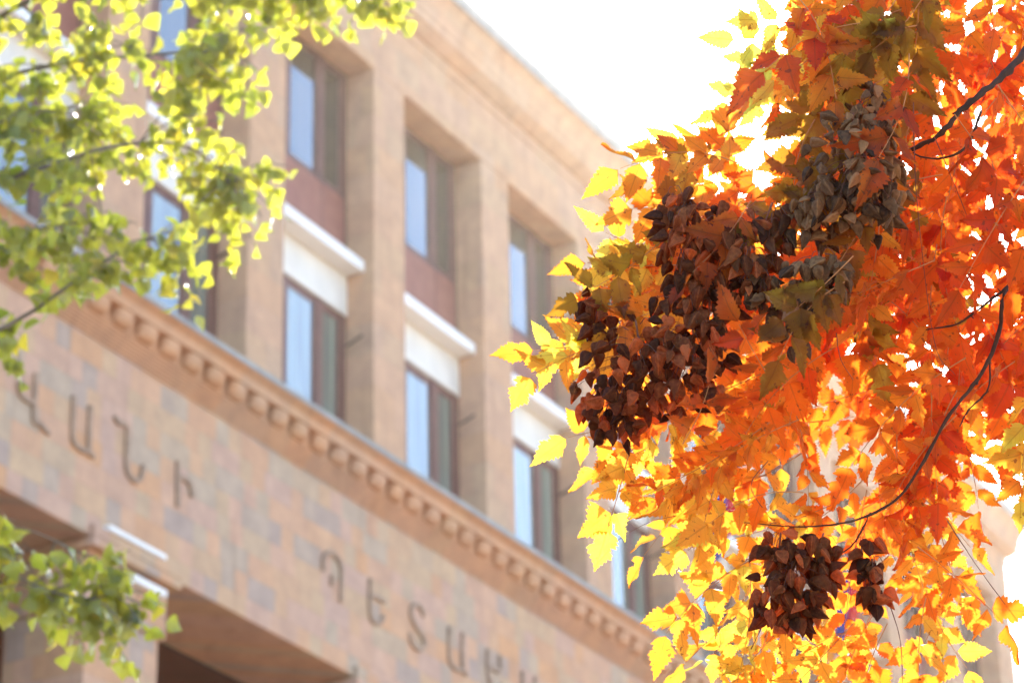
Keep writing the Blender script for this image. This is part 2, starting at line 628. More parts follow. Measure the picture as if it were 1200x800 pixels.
def flag(s, h, label):
    root = empty('flag', on_facade(s, 0.0, h), label, 'flag', 'flags on the facade')
    root.rotation_euler = B.rotation_euler
    pb = MB()
    tip = np.array([0.3, -1.9, 1.5])
    pb.tube([(0, 0.02, 0), tip * 0.5, tip], 0.025, 8)
    pb.build('pole', M_sill, root)
    cb = MB()
    nu, nv = 18, 14
    v, uv, f = [], [], []
    for i in range(nu + 1):
        for j in range(nv + 1):
            a, b = i / nu, j / nv
            p = tip * (0.97 - 0.62 * b)            # along the pole
            drop = 1.7 * a
            fold = 0.12 * math.sin(a * 3 + b * 9) * a + 0.07 * math.sin(b * 17 + a * 2) * a
            v.append((p[0] + fold + 0.35 * a, p[1] * (1 - 0.25 * a) + 0.3 * fold, p[2] - drop * (0.75 + 0.25 * b)))
            uv.append((a, 0.999 * (1 - b)))
    for i in range(nu):
        for j in range(nv):
            q = i * (nv + 1) + j
            f.append((q, q + nv + 1, q + nv + 2, q + 1))
    cb.add(v, f, uv=uv)
    cb.build('cloth', m_fl, root, smooth_shade=True)


flag(14.9, 25.2, 'red, blue and orange striped flag hanging behind the yellow leaves')
flag(21.5, 25.3, 'farther striped flag mostly hidden, showing only dark blue')


# ------------------------------------------------------------------ leaves
def leaf_material(name, stops_t, stops_r, trans=0.6, rough=0.42, spec=0.4, vein=0.35):
    m, t, out = mat(name)
    at_ = node(t, 'ShaderNodeAttribute', attribute_name='tint')
    uv = node(t, 'ShaderNodeTexCoord')
    sp = node(t, 'ShaderNodeSeparateXYZ')
    t.links.new(uv.outputs['UV'], sp.inputs[0])
    acr = math_(t, 'ABSOLUTE', math_(t, 'SUBTRACT', sp.outputs[1], 0.5))
    mid = math_(t, 'LESS_THAN', acr, 0.035)
    ph = math_(t, 'FRACT', math_(t, 'MULTIPLY', math_(t, 'SUBTRACT', sp.outputs[0], math_(t, 'MULTIPLY', acr, 0.45)), 8.0))
    side = math_(t, 'LESS_THAN', ph, 0.1)
    vn = math_(t, 'MAXIMUM', mid, math_(t, 'MULTIPLY', side, 0.55))
    oc = node(t, 'ShaderNodeNewGeometry')
    nz = node(t, 'ShaderNodeTexNoise')
    nz.inputs['Scale'].default_value = 45
    nz.inputs['Detail'].default_value = 5
    t.links.new(oc.outputs['Position'], nz.inputs['Vector'])
    blot = math_(t, 'MULTIPLY', math_(t, 'SUBTRACT', nz.outputs[0], 0.5), 0.22)
    tf = math_(t, 'ADD', at_.outputs['Fac'], blot)
    ct = ramp(t, tf, stops_t)
    cr = ramp(t, tf, stops_r)
    ct = mixc(t, math_(t, 'MULTIPLY', vn, vein), ct, (0.25, 0.10, 0.02))
    n4 = node(t, 'ShaderNodeTexNoise')
    n4.inputs['Scale'].default_value = 95
    n4.inputs['Detail'].default_value = 3
    t.links.new(oc.outputs['Position'], n4.inputs['Vector'])
    spots = math_(t, 'MULTIPLY', math_(t, 'GREATER_THAN', n4.outputs[0], 0.66), 0.75)      # brown blotches of the ageing leaf
    ct = mixc(t, spots, ct, (0.22, 0.07, 0.02))
    cr = mixc(t, spots, cr, (0.09, 0.04, 0.02))
    p = node(t, 'ShaderNodeBsdfPrincipled')
    p.inputs['Roughness'].default_value = rough
    p.inputs['Specular IOR Level'].default_value = spec
    t.links.new(cr, p.inputs['Base Color'])
    bp = node(t, 'ShaderNodeBump')
    bp.inputs['Strength'].default_value = 0.4
    bp.inputs['Distance'].default_value = 0.002
    t.links.new(math_(t, 'ADD', math_(t, 'MULTIPLY', vn, -0.5), nz.outputs[0]), bp.inputs['Height'])
    t.links.new(bp.outputs[0], p.inputs['Normal'])
    tl = node(t, 'ShaderNodeBsdfTranslucent')
    t.links.new(ct, tl.inputs['Color'])
    mx = node(t, 'ShaderNodeMixShader')
    mx.inputs[0].default_value = trans
    t.links.new(p.outputs[0], mx.inputs[1])
    t.links.new(tl.outputs[0], mx.inputs[2])
    t.links.new(mx.outputs[0], out.inputs[0])
    return m


M_autumn = leaf_material('autumn leaf',
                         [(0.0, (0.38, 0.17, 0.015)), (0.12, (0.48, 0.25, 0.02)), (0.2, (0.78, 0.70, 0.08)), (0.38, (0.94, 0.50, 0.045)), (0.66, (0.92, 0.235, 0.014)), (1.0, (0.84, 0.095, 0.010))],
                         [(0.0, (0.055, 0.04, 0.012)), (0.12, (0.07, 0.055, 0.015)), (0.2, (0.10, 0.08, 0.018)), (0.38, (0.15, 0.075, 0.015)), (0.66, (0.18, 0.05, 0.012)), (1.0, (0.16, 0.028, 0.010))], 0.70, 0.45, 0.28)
M_green = leaf_material('green leaf',
                        [(0.0, (0.46, 0.54, 0.04)), (0.5, (0.74, 0.72, 0.05)), (1.0, (0.92, 0.72, 0.06))],
                        [(0.0, (0.035, 0.06, 0.02)), (0.5, (0.06, 0.085, 0.022)), (1.0, (0.16, 0.13, 0.03))], 0.52, 0.26, 0.7, 0.2)
M_bark = principled('brown bark', (0.055, 0.03, 0.02), 0.85, 0.2, 0.0, 0.35, 30)
M_twig = principled('red brown twig', (0.16, 0.055, 0.03), 0.7, 0.25, 0.0, 0.25, 40)
M_stalk = principled('orange leaf stalk', (0.42, 0.17, 0.05), 0.6, 0.3, 0.0, 0.2, 30)
M_greybark = principled('grey bark', (0.16, 0.13, 0.10), 0.85, 0.2, 0.0, 0.35, 12)


def template(width, teeth, depth, fold, bend, base_round, n=11, lobes=0.0, seed=0):
    """a toothed, loosely lobed leaf blade: columns left edge, left half, midrib, right half, right edge"""
    r = random.Random(seed)
    m = n * 2 + 1
    ts = np.linspace(0, 1, m)
    ph = [r.uniform(0, 6.28), r.uniform(0, 6.28)]
    jit = [[0.55 + 0.9 * r.random() for _ in range(m)] for _ in range(2)]
    v, uv = [], []
    for i, t in enumerate(ts):
        w0 = width * (math.sin(PI * t ** base_round)) ** 0.9 * (1.15 - 0.5 * t * t) if 0 < t < 1 else 0.0
        for q in (-1, -0.5, 0, 0.5, 1):
            sd_ = 0 if q < 0 else 1
            lobe = 1 + lobes * (1 - 0.75 * t) * (0.30 * math.sin(11 * t + ph[sd_]) + 0.16 * math.sin(23 * t + 2 * ph[sd_]))
            ww = w0 * q * lobe
            xx = t + 0.05 * abs(q) * (1 - t) - 0.02 * abs(q)
            if abs(q) == 1 and 0 < t < 1:
                k_ = jit[sd_][i]
                ww += q * w0 * depth * (k_ if i % 2 else -0.45 * k_)
                xx += 0.022 * (k_ if i % 2 else -0.5)
            z = fold * abs(ww) - bend * t * t + 0.018 * math.sin(7 * t + 5 * q + ph[0]) + 0.03 * abs(q) * math.sin(9 * t + ph[1])
            v.append((xx, ww, z))
            uv.append((t, 0.5 + 0.5 * q))
    f = []
    for i in range(m - 1):
        for k in range(4):
            a = i * 5 + k
            f.append((a, a + 1, a + 6, a + 5))
    return np.array(v), np.array(uv), f


def frame(d, nrm):
    d = d / (np.linalg.norm(d) + 1e-12)
    nrm = nrm - d * (nrm @ d)
    nrm /= np.linalg.norm(nrm) + 1e-12
    return np.stack([d, np.cross(nrm, d), nrm], axis=1)


def rot_about(v, ax, ang):
    ax = ax / np.linalg.norm(ax)
    return v * math.cos(ang) + np.cross(ax, v) * math.sin(ang) + ax * (ax @ v) * (1 - math.cos(ang))


SUNPX = (895, 172)            # where the sun stands between the leaves
LEAFLETS = [template(wd_ * 0.82, 6, 0.17, 0.25, b, br_, 11, lb, s_) for s_, (b, lb, wd_, br_) in enumerate([(0.10, 0.5, 0.27, 0.7), (0.2, 1.0, 0.29, 0.62), (-0.08, 0.35, 0.25, 0.72), (0.26, 0.8, 0.28, 0.66), (0.05, 1.2, 0.30, 0.6), (0.32, 0.4, 0.24, 0.75), (0.15, 0.9, 0.33, 0.58), (-0.15, 0.6, 0.26, 0.7)])]
VIEW = M[:, 2]
RIGHT, DOWN = M[:, 0], M[:, 1]


def compound_leaf(mb, base, direction, normal, length, pairs, lsize, tint, droop=0.25):
    d0 = direction / np.linalg.norm(direction)
    F = frame(d0, normal)
    sidev, nrm = F[:, 1], F[:, 2]
    bow = rng.uniform(-0.11, 0.11)
    pts = []
    for i in range(9):
        t = i / 8
        pts.append(base + d0 * length * t + np.array([0, 0, -1]) * droop * length * t * t + nrm * 0.03 * length * math.sin(3 * t) + sidev * bow * length * math.sin(PI * t))
    pts = np.array(pts)
    mb.tube(pts[::2], [0.0011, 0.0009, 0.0008, 0.0006, 0.0005], 5, mi=1, caps=False, steps=2)

    def along(t):
        x = t * 8
        i = min(7, int(x))
        return pts[i] + (pts[i + 1] - pts[i]) * (x - i), pts[i + 1] - pts[i]

    spots = []
    for k in range(pairs):
        t = 0.22 + 0.74 * k / max(1, pairs - 0.4)
        for sgn in (-1, 1):
            spots.append((t + rng.uniform(-0.03, 0.03), sgn))
    spots.append((1.0, 0))
    for t, sgn in spots:
        if sgn and rng.random() < 0.05:
            continue
        t = min(1.0, max(0.05, t))
        p, tg = along(t)
        tg = tg / np.linalg.norm(tg)
        cq = M.T @ (p + tr - CAM)
        if math.hypot(600 + FPX * cq[0] / cq[2] - SUNPX[0], 400 + FPX * cq[1] / cq[2] - SUNPX[1]) < 33:
            continue
        ang = sgn * math.radians(rng.uniform(46, 74)) if sgn else math.radians(rng.uniform(-12, 12))
        nn = nrm + 0.38 * rng.normal(size=3)
        nn /= np.linalg.norm(nn)
        dd = rot_about(tg, nrm, ang) + np.array([0, 0, -0.28]) + 0.12 * rng.normal(size=3)
        sz = lsize * rng.uniform(0.75, 1.12) * (0.78 if t < 0.35 else 1.0) * (1.12 if sgn == 0 else 1)
        V, U, Fc = LEAFLETS[rng.integers(len(LEAFLETS))]
        Fm = frame(dd, nn)
        sc = np.array([sz, sz * rng.uniform(0.88, 1.15), sz * rng.uniform(0.5, 2.3)])
        W = (V * sc) @ Fm.T + p + dd / np.linalg.norm(dd) * 0.003
        mb.add(W, Fc, uv=U, tint=float(np.clip(0.2 + 0.8 * tint + rng.normal() * 0.09, 0.19, 1)) if tint >= 0 else float(np.clip(0.06 + rng.normal() * 0.05, 0, 0.13)))  # negative tint: thick dark leaf with shade put into its colour


# ------------------------------------------------------------------ autumn tree
AT = empty('autumn_tree', (2.0, 5.6, 0.12), 'backlit autumn tree with orange and yellow pinnate leaves and brown seed pods', 'tree')
tr = np.array([2.0, 5.6, 0.12])
TW = lambda p: np.asarray(p, float) - tr

crown = MB()


def spray(x0, y0, x1, y1, z, tint, lsize=0.066, pairs=None, tilt=0.35, dz=0.0, droop=0.12):
    a = at(x0, y0, z)
    b = at(x1, y1, z + dz)
    d = b - a
    L = np.linalg.norm(d)
    nrm = -VIEW + tilt * rng.normal(size=3)
    if pairs is None:
        pairs = max(2, int(round(L / (lsize * 0.80))))
    compound_leaf(crown, TW(a), d, nrm, L * 0.86, pairs, lsize, tint, droop)


# leaves that make the outline of the crown against the building and the sky
for a in [
    (885, 200, 700, 178, 4.85, 0.35), (870, 225, 722, 232, 4.95, 0.45), (900, 165, 760, 160, 5.15, 0.4),
    (810, 310, 668, 292, 4.9, 0.25), (800, 290, 695, 258, 5.1, 0.22), (830, 330, 690, 330, 5.05, 0.45),
    (770, 395, 598, 428, 4.9, 0.25), (790, 380, 640, 385, 5.15, 0.35), (720, 400, 612, 400, 5.0, 0.22),
    (760, 480, 650, 505, 4.95, 0.3), (770, 520, 690, 545, 5.2, 0.3),
    (738, 528, 708, 622, 4.9, 0.26),
    (905, 645, 760, 738, 4.85, 0.28), (880, 690, 790, 775, 5.0, 0.3), (930, 630, 800, 700, 5.1, 0.3),
    (870, 545, 755, 575, 5.0, 0.25), (900, 590, 790, 640, 5.05, 0.25), (850, 540, 815, 640, 4.9, 0.2),
    (960, 690, 840, 800, 4.95, 0.28), (1000, 730, 905, 815, 4.9, 0.3), (1040, 730, 1000, 830, 5.05, 0.5), (900, 740, 850, 830, 5.1, 0.28),
    (1085, 700, 1075, 815, 5.0, 0.35), (1085, 690, 1140, 785, 5.1, 0.3), (1075, 640, 1192, 728, 4.9, 0.55), (1095, 590, 1130, 700, 5.2, 0.3),
    (1050, 560, 1150, 640, 5.0, 0.5), (1120, 500, 1150, 600, 5.1, 0.6), (1100, 560, 1080, 660, 5.3, 0.25), (1215, 440, 1192, 590, 5.0, 0.22), (1225, 470, 1215, 610, 5.1, 0.15),
    (950, 70, 848, 32, 5.2, 0.05), (960, 30, 880, 12, 5.1, 0.1), (955, 100, 838, 112, 5.3, 0.05), (930, 130, 850, 95, 5.5, 0.02), (925, 110, 880, 60, 5.4, 0.05),
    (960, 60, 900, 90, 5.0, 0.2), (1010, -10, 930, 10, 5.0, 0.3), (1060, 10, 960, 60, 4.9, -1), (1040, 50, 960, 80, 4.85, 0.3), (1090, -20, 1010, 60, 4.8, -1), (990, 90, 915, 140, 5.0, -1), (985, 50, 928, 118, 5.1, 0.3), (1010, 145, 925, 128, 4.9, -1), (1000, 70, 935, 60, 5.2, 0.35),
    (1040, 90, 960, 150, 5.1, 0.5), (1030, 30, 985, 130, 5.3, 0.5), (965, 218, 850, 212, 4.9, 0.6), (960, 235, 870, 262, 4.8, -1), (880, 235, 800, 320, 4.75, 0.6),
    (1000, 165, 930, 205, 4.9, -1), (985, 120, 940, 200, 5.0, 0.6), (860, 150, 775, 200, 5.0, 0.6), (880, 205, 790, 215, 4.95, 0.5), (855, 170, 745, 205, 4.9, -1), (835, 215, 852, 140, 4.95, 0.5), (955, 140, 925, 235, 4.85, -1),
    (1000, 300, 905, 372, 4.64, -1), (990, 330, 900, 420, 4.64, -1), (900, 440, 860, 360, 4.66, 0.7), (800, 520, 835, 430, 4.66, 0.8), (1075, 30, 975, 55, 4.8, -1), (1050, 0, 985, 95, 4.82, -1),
]:
    spray(*a, pairs=None)



def poly_in(x, y, P):
    c = False
    j = len(P) - 1
    for i in range(len(P)):
        if (P[i][1] > y) != (P[j][1] > y) and x < (P[j][0] - P[i][0]) * (y - P[i][1]) / (P[j][1] - P[i][1]) + P[i][0]:
            c = not c
        j = i
    return c


DENSE = [(990, -60), (1300, -60), (1300, 470), (1150, 560), (1000, 560), (870, 480), (800, 420), (780, 260), (830, 215), (940, 215), (960, 120), (950, 40)]
LOOSE = [(800, 470), (1000, 520), (1130, 500), (1160, 600), (1130, 720), (1080, 800), (1060, 840), (850, 840), (820, 740), (850, 660), (800, 600), (770, 500)]
SHADY = [(930, -40), (1090, -60), (1080, 110), (1060, 300), (960, 420), (860, 400), (830, 240), (930, 225), (945, 120)]  # zone of dark leaves: thicker blades, their shade put into the tint
OPENING = [(1145, 545), (1400, 520), (1400, 1000), (1130, 1000), (1105, 760)]
LEFT = [(800, 170), (870, 215), (800, 420), (790, 520), (720, 500), (690, 420), (720, 300), (740, 220)]


def fill(P, n, z0, z1, tint0, tint1, lsize, dark=0.0):
    xs, ys = [p[0] for p in P], [p[1] for p in P]
    k = 0
    while k < n:
        x, y = rng.uniform(min(xs), max(xs)), rng.uniform(min(ys), max(ys))
        if not poly_in(x, y, P):
            continue
        u = np.clip((x - 760) / 440, 0, 1)
        ang = math.radians(200 - 130 * u + rng.normal() * 38)       # left-down on the left, right-down on the right
        L = rng.uniform(130, 210)
        ex, ey = x + L * math.cos(ang) * 0.5, y + L * abs(math.sin(ang)) * 0.5
        bx, by = x - L * math.cos(ang) * 0.5, y - L * abs(math.sin(ang)) * 0.5
        if any(poly_in(q * ex + (1 - q) * bx, q * ey + (1 - q) * by, OPENING) for q in (0, 0.5, 1)):
            k += 0.1
            continue
        # keep the small opening where the sun comes through
        if min(math.hypot(q * ex + (1 - q) * bx - SUNPX[0], q * ey + (1 - q) * by - SUNPX[1]) for q in np.linspace(0, 1, 9)) < 42:
            k += 0.2
            continue
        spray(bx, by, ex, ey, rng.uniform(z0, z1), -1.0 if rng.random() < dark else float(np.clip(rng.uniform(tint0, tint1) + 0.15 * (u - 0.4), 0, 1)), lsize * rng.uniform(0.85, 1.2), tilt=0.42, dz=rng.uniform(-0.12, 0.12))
        k += 1


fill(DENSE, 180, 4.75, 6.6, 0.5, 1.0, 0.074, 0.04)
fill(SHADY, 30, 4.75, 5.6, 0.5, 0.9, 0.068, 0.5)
fill(LOOSE, 25, 4.8, 5.4, 0.2, 0.75, 0.058)
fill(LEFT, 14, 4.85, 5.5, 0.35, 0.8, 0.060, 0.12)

# the rest of the crown, above and to the right of what the picture shows
k = 0
while k < 260:
    p = np.array([2.0, 5.7, 4.9]) + rng.normal(size=3) * np.array([0.95, 0.8, 0.85])
    q = M.T @ (p - CAM)
    px, py = 600 + FPX * q[0] / q[2], 400 + FPX * q[1] / q[2]
    if p[2] < 2.9 or (px < 1290 and py > -110 and py < 1100):
        continue
    d = rng.normal(size=3) * np.array([1, 1, 0.4]) + np.array([0, 0, -0.5])
    compound_leaf(crown, TW(p), d, np.array([0.2, -0.7, 0.7]) + 0.5 * rng.normal(size=3), rng.uniform(0.2, 0.3), 6, 0.066, rng.uniform(0.3, 0.9))
    k += 1
crown.build('crown', [M_autumn, M_stalk], AT, smooth_shade=True)

tk = MB()
tk.tube([TW(p) for p in [(2.0, 5.6, 0.0), (1.98, 5.6, 1.0), (1.92, 5.55, 2.0), (1.86, 5.5, 2.7)]], [0.13, 0.10, 0.085, 0.07], 14)
tk.tube([TW(p) for p in [(1.86, 5.5, 2.6), (1.55, 5.4, 3.3), at(1330, 120, 5.3)]] + [TW(at(1262, 240, 5.3))], [0.06, 0.04, 0.02, 0.010], 10)
tk.tube([TW(p) for p in [(1.86, 5.5, 2.7), (1.8, 5.5, 3.7), (1.55, 5.45, 4.4)]] + [TW(at(1270, -20, 5.4))], [0.065, 0.045, 0.028, 0.014], 10)
tk.tube([TW(p) for p in [(1.86, 5.5, 2.7), (2.2, 5.8, 3.8), (2.4, 6.1, 5.0), (2.5, 6.3, 6.2)]], [0.065, 0.045, 0.03, 0.01], 10)
tk.tube([TW(p) for p in [(1.8, 5.5, 3.6), (2.0, 5.1, 4.6), (2.1, 4.9, 5.6)]], [0.04, 0.025, 0.01], 8)
tk.build('trunk', M_bark, AT, smooth_shade=True)


def branch(pts, rad, n=8, name='branch', m_=None, thin=0.58):
    b = MB()
    P_, R_ = smooth([TW(at(*p)) for p in pts], rad, 7)
    P_ = P_ + rng.normal(size=P_.shape) * R_[:, None] * 0.12
    R_ = R_ * thin * (1 + 0.16 * rng.normal(size=len(R_)).clip(-1.5, 2))
    b.tube(P_, R_, n, steps=1)
    for q in range(2, len(P_) - 2, 4):                       # buds and broken side twigs
        if n >= 6 and rng.random() < 0.4:
            d_ = rng.normal(size=3)
            d_ /= np.linalg.norm(d_)
            b.tube([P_[q], P_[q] + d_ * R_[q] * 2.5, P_[q] + d_ * R_[q] * rng.uniform(2.6, 4.5) + rng.normal(size=3) * R_[q] * 0.5], [R_[q] * 0.55, R_[q] * 0.4, R_[q] * 0.25], 6, steps=2)
    return b.build(name, m_ or M_bark, AT, smooth_shade=True)


branch([(1270, -20, 5.40), (1205, 55, 5.15), (1172, 92, 5.05), (1130, 125, 5.0), (1098, 160, 5.0), (1060, 182, 5.05), (1000, 235, 5.15), (930, 260, 5.2)],
       [0.014, 0.0115, 0.0105, 0.0095, 0.0075, 0.006, 0.004, 0.0025])
branch([(1262, 240, 5.30), (1182, 335, 4.95), (1172, 385, 4.92), (1150, 438, 4.9), (1110, 490, 4.88), (1062, 572, 4.88), (1012, 606, 4.88), (945, 617, 4.9), (872, 612, 4.95)],
       [0.010, 0.006, 0.0058, 0.0055, 0.005, 0.0045, 0.0035, 0.0022, 0.0014])
branch([(1182, 335, 4.95), (1150, 360, 4.95), (1120, 380, 4.97), (1085, 386, 5.0)], [0.004, 0.0035, 0.003, 0.002], 6)
branch([(1160, 415, 4.91), (1158, 455, 4.9), (1135, 480, 4.9), (1125, 500, 4.9)], [0.003, 0.003, 0.0026, 0.002], 6)
branch([(1020, 600, 4.88), (1005, 630, 4.9), (990, 645, 4.92), (965, 655, 4.95)], [0.003, 0.0025, 0.0022, 0.0015], 6)
branch([(1150, 130, 5.0), (1130, 175, 5.0), (1085, 185, 5.02), (1045, 160, 5.05), (1000, 110, 5.1)], [0.005, 0.004, 0.003, 0.0025, 0.0018], 6)
for pts in [[(1070, 120, 4.85), (1075, 240, 4.85), (1095, 400, 4.84), (1120, 440, 4.84)], [(1095, 160, 4.9), (1120, 220, 4.9), (1140, 270, 4.9)],
            [(980, 390, 4.8), (985, 420, 4.8), (1000, 445, 4.8)], [(1010, 170, 4.85), (985, 260, 4.82), (940, 330, 4.8)], [(1040, 700, 4.9), (1055, 750, 4.9), (1058, 810, 4.9)],
            [(880, 760, 4.85), (900, 720, 4.86), (915, 690, 4.9)], [(900, 540, 4.85), (880, 570, 4.85), (905, 610, 4.87)], [(1110, 610, 4.85), (1150, 670, 4.86), (1195, 730, 4.9)]]:
    branch(pts, [0.0016, 0.0013, 0.0010, 0.0008][:len(pts)], 5, 'twig', M_twig)
branch([(792, 604, 4.93), (760, 612, 4.93), (725, 632, 4.92), (697, 662, 4.92)], [0.0009, 0.0007, 0.0006, 0.0004], 5, 'twig', M_twig)


# seed pods
def pod_material(name, stops, gain, trans):
    m_, t, out = mat(name)
    at_ = node(t, 'ShaderNodeAttribute', attribute_name='tint')
    ge = node(t, 'ShaderNodeNewGeometry')
    nz = node(t, 'ShaderNodeTexNoise')
    nz.inputs['Scale'].default_value = 160
    nz.inputs['Detail'].default_value = 6
    t.links.new(ge.outputs['Position'], nz.inputs['Vector'])
    uvn = node(t, 'ShaderNodeTexCoord')
    spu = node(t, 'ShaderNodeSeparateXYZ')
    t.links.new(uvn.outputs['UV'], spu.inputs[0])
    tf = math_(t, 'ADD', at_.outputs['Fac'], math_(t, 'MULTIPLY', math_(t, 'SUBTRACT', nz.outputs[0], 0.5), 0.9))
    tf = math_(t, 'ADD', tf, math_(t, 'MULTIPLY', math_(t, 'GREATER_THAN', spu.outputs[1], 0.93), 0.22))
    pc = ramp(t, tf, stops)
    pr_ = node(t, 'ShaderNodeBsdfPrincipled')
    pr_.inputs['Roughness'].default_value = 0.65
    pr_.inputs['Specular IOR Level'].default_value = 0.25
    t.links.new(pc, pr_.inputs['Base Color'])
    bp = node(t, 'ShaderNodeBump')
    bp.inputs['Strength'].default_value = 0.6
    bp.inputs['Distance'].default_value = 0.002
    t.links.new(nz.outputs[0], bp.inputs['Height'])
    t.links.new(bp.outputs[0], pr_.inputs['Normal'])
    tl = node(t, 'ShaderNodeBsdfTranslucent')
    t.links.new(mixc(t, 1.0, pc, gain, 'MULTIPLY'), tl.inputs['Color'])
    mx = node(t, 'ShaderNodeMixShader')
    mx.inputs[0].default_value = trans
    t.links.new(pr_.outputs[0], mx.inputs[1])
    t.links.new(tl.outputs[0], mx.inputs[2])
    t.links.new(mx.outputs[0], out.inputs[0])
    return m_


m_pod = pod_material('rust brown seed pod', [(0.0, (0.045, 0.016, 0.006)), (0.5, (0.13, 0.055, 0.016)), (1.0, (0.30, 0.155, 0.055))], (3.6, 1.9, 0.55), 0.64)
m_pod_pale = pod_material('pale brown seed pod', [(0.0, (0.05, 0.024, 0.011)), (0.5, (0.17, 0.088, 0.036)), (1.0, (0.36, 0.21, 0.09))], (1.8, 1.1, 0.6), 0.45)


def pod_template(seed):
    """an inflated three-winged papery pod with sharp keels and a pointed tip"""
    r = random.Random(seed)
    nl, na = 13, 18
    v, uv = [], []
    ph = r.uniform(0, 6.28)
    for i in range(nl):
        t_ = i / (nl - 1)
        rad = 0.37 * math.sin(PI * min(1, t_ ** 0.62)) ** 0.75 * (1.06 - 0.45 * t_) if 0 < t_ < 1 else 0.004
        for k_ in range(na):
            a = 2 * PI * k_ / na
            keel = abs(math.cos(1.5 * a)) ** 2.2
            rr = rad * (0.70 + 0.50 * keel + 0.09 * math.sin(5 * t_ + 2 * a + ph) + 0.025 * r.uniform(-1, 1))
            v.append((t_ + 0.025 * r.uniform(-1, 1) * (0 < t_ < 1), rr * math.cos(a) + 0.05 * math.sin(4 * t_ + ph), rr * math.sin(a)))
            uv.append((t_, keel))
    f = [(i * na + k_, i * na + (k_ + 1) % na, (i + 1) * na + (k_ + 1) % na, (i + 1) * na + k_) for i in range(nl - 1) for k_ in range(na)]
    return np.array(v), np.array(uv), f


PODS = [pod_template(i) for i in range(10)]


def cluster(name, blobs, label=None, tone=0.42, m_=None):
    """blobs: (x, y, rx, ry, depth, count)"""
    pb, sb = MB(), MB()
    for x, y, rx, ry, z, n in blobs:
        top = at(x, y - ry * 1.05, z)
        bot = at(x, y + ry * 0.5, z)
        sb.tube([TW(top), TW((top + bot) / 2 + rng.normal(size=3) * 0.006), TW(bot)], [0.0018, 0.0015, 0.0008], 5)
        for _ in range(int(n * 2.5)):
            while True:
                q = rng.uniform(-1, 1, 3)
                if q @ q < 1:
                    q = q * rng.uniform(0.85, 1.25)
                    break
            c = at(x + q[0] * rx, y + q[1] * ry - 8, z + q[2] * rx / FPX * z * 1.1)
            dd = np.array([0, 0, -1.0]) + 0.55 * rng.normal(size=3) + RIGHT * q[0] * 0.3
            V, U, Fc = PODS[rng.integers(len(PODS))]
            sz = rng.uniform(0.024, 0.039)
            Fm = frame(dd, rng.normal(size=3))
            W = (V * np.array([sz, sz * rng.uniform(0.6, 0.95), sz * rng.uniform(0.55, 0.9)])) @ Fm.T + c
            pb.add(W - tr, Fc, uv=U, tint=float(np.clip(rng.normal() * 0.26 + tone, 0, 1)))
            if rng.random() < 0.5:
                ax = at(x + q[0] * rx * 0.3, y + q[1] * ry * 0.6 - 25, z)
                sb.tube([TW(ax), TW((ax + c) / 2 + np.array([0, 0, 0.006])), TW(c)], [0.0007, 0.0006, 0.0005], 4, caps=False)
    o = pb.build(name, m_ or m_pod, AT, smooth_shade=True)
    if label:
        o['label'] = label
    sb.build('pod_stalk', M_twig, o, smooth_shade=True)
    return o


cluster('seed_pod_cluster', [(745, 440, 72, 62, 4.78, 46), (810, 420, 48, 75, 4.74, 40), (720, 490, 40, 40, 4.8, 16), (705, 370, 30, 20, 4.85, 8)],
        'dark brown seed pods in the widest cluster')
cluster('seed_pod_cluster', [(805, 290, 34, 55, 4.78, 24), (850, 300, 38, 60, 4.8, 30), (790, 255, 16, 25, 4.8, 6), (880, 330, 30, 40, 4.76, 14), (905, 275, 30, 36, 4.78, 12), (830, 365, 36, 30, 4.77, 14)])
cluster('seed_pod_cluster', [(1000, 210, 58, 74, 4.76, 62), (1025, 140, 30, 40, 4.8, 16), (960, 260, 40, 36, 4.78, 20)], 'pale papery pods beside the sun', 0.55, m_pod_pale)
cluster('seed_pod_cluster', [(960, 330, 42, 34, 4.72, 18), (930, 378, 20, 36, 4.7, 8), (895, 350, 22, 24, 4.75, 8)], None, 0.4, m_pod_pale)
cluster('seed_pod_cluster', [(930, 690, 42, 52, 4.75, 46), (915, 650, 22, 25, 4.77, 10), (965, 660, 20, 34, 4.78, 12)])
cluster('seed_pod_cluster', [(1022, 690, 15, 34, 4.78, 12), (1012, 650, 14, 18, 4.8, 4)])

# ------------------------------------------------------------------ green tree
GB = np.array([-4.2, 12.6, 0.12])
GT = empty('green_tree', GB, 'green tree with round leaves, its sunlit branches reaching in before the facade', 'tree')
GW = lambda p: np.asarray(p, float) - GB
ROUND = [template(0.44, 6, 0.10, 0.18, b, 0.58, 6, 0, 20 + i) for i, b in enumerate((0.1, 0.2, -0.05, 0.3, 0.02))]
gl, gs = MB(), MB()


def green_leaf(p, sz, tint):
    dd = np.array([0, 0, -1.0]) + 0.55 * rng.normal(size=3)
    nn = rng.normal(size=3) * np.array([1, 1, 0.6])
    V, U, Fc = ROUND[rng.integers(len(ROUND))]
    dd /= np.linalg.norm(dd)
    Fm = frame(dd, nn)
    off = dd * sz * 0.45 + rng.normal(size=3) * 0.02
    gs.tube([p, p + off * 0.5 + np.array([0, 0, 0.006]), p + off], [0.0011, 0.0009, 0.0008], 4, caps=False, steps=2)
    W = (V * np.array([sz, sz, sz * rng.uniform(0.5, 1.6)])) @ Fm.T + p + off
    gl.add(W, Fc, uv=U, tint=tint)


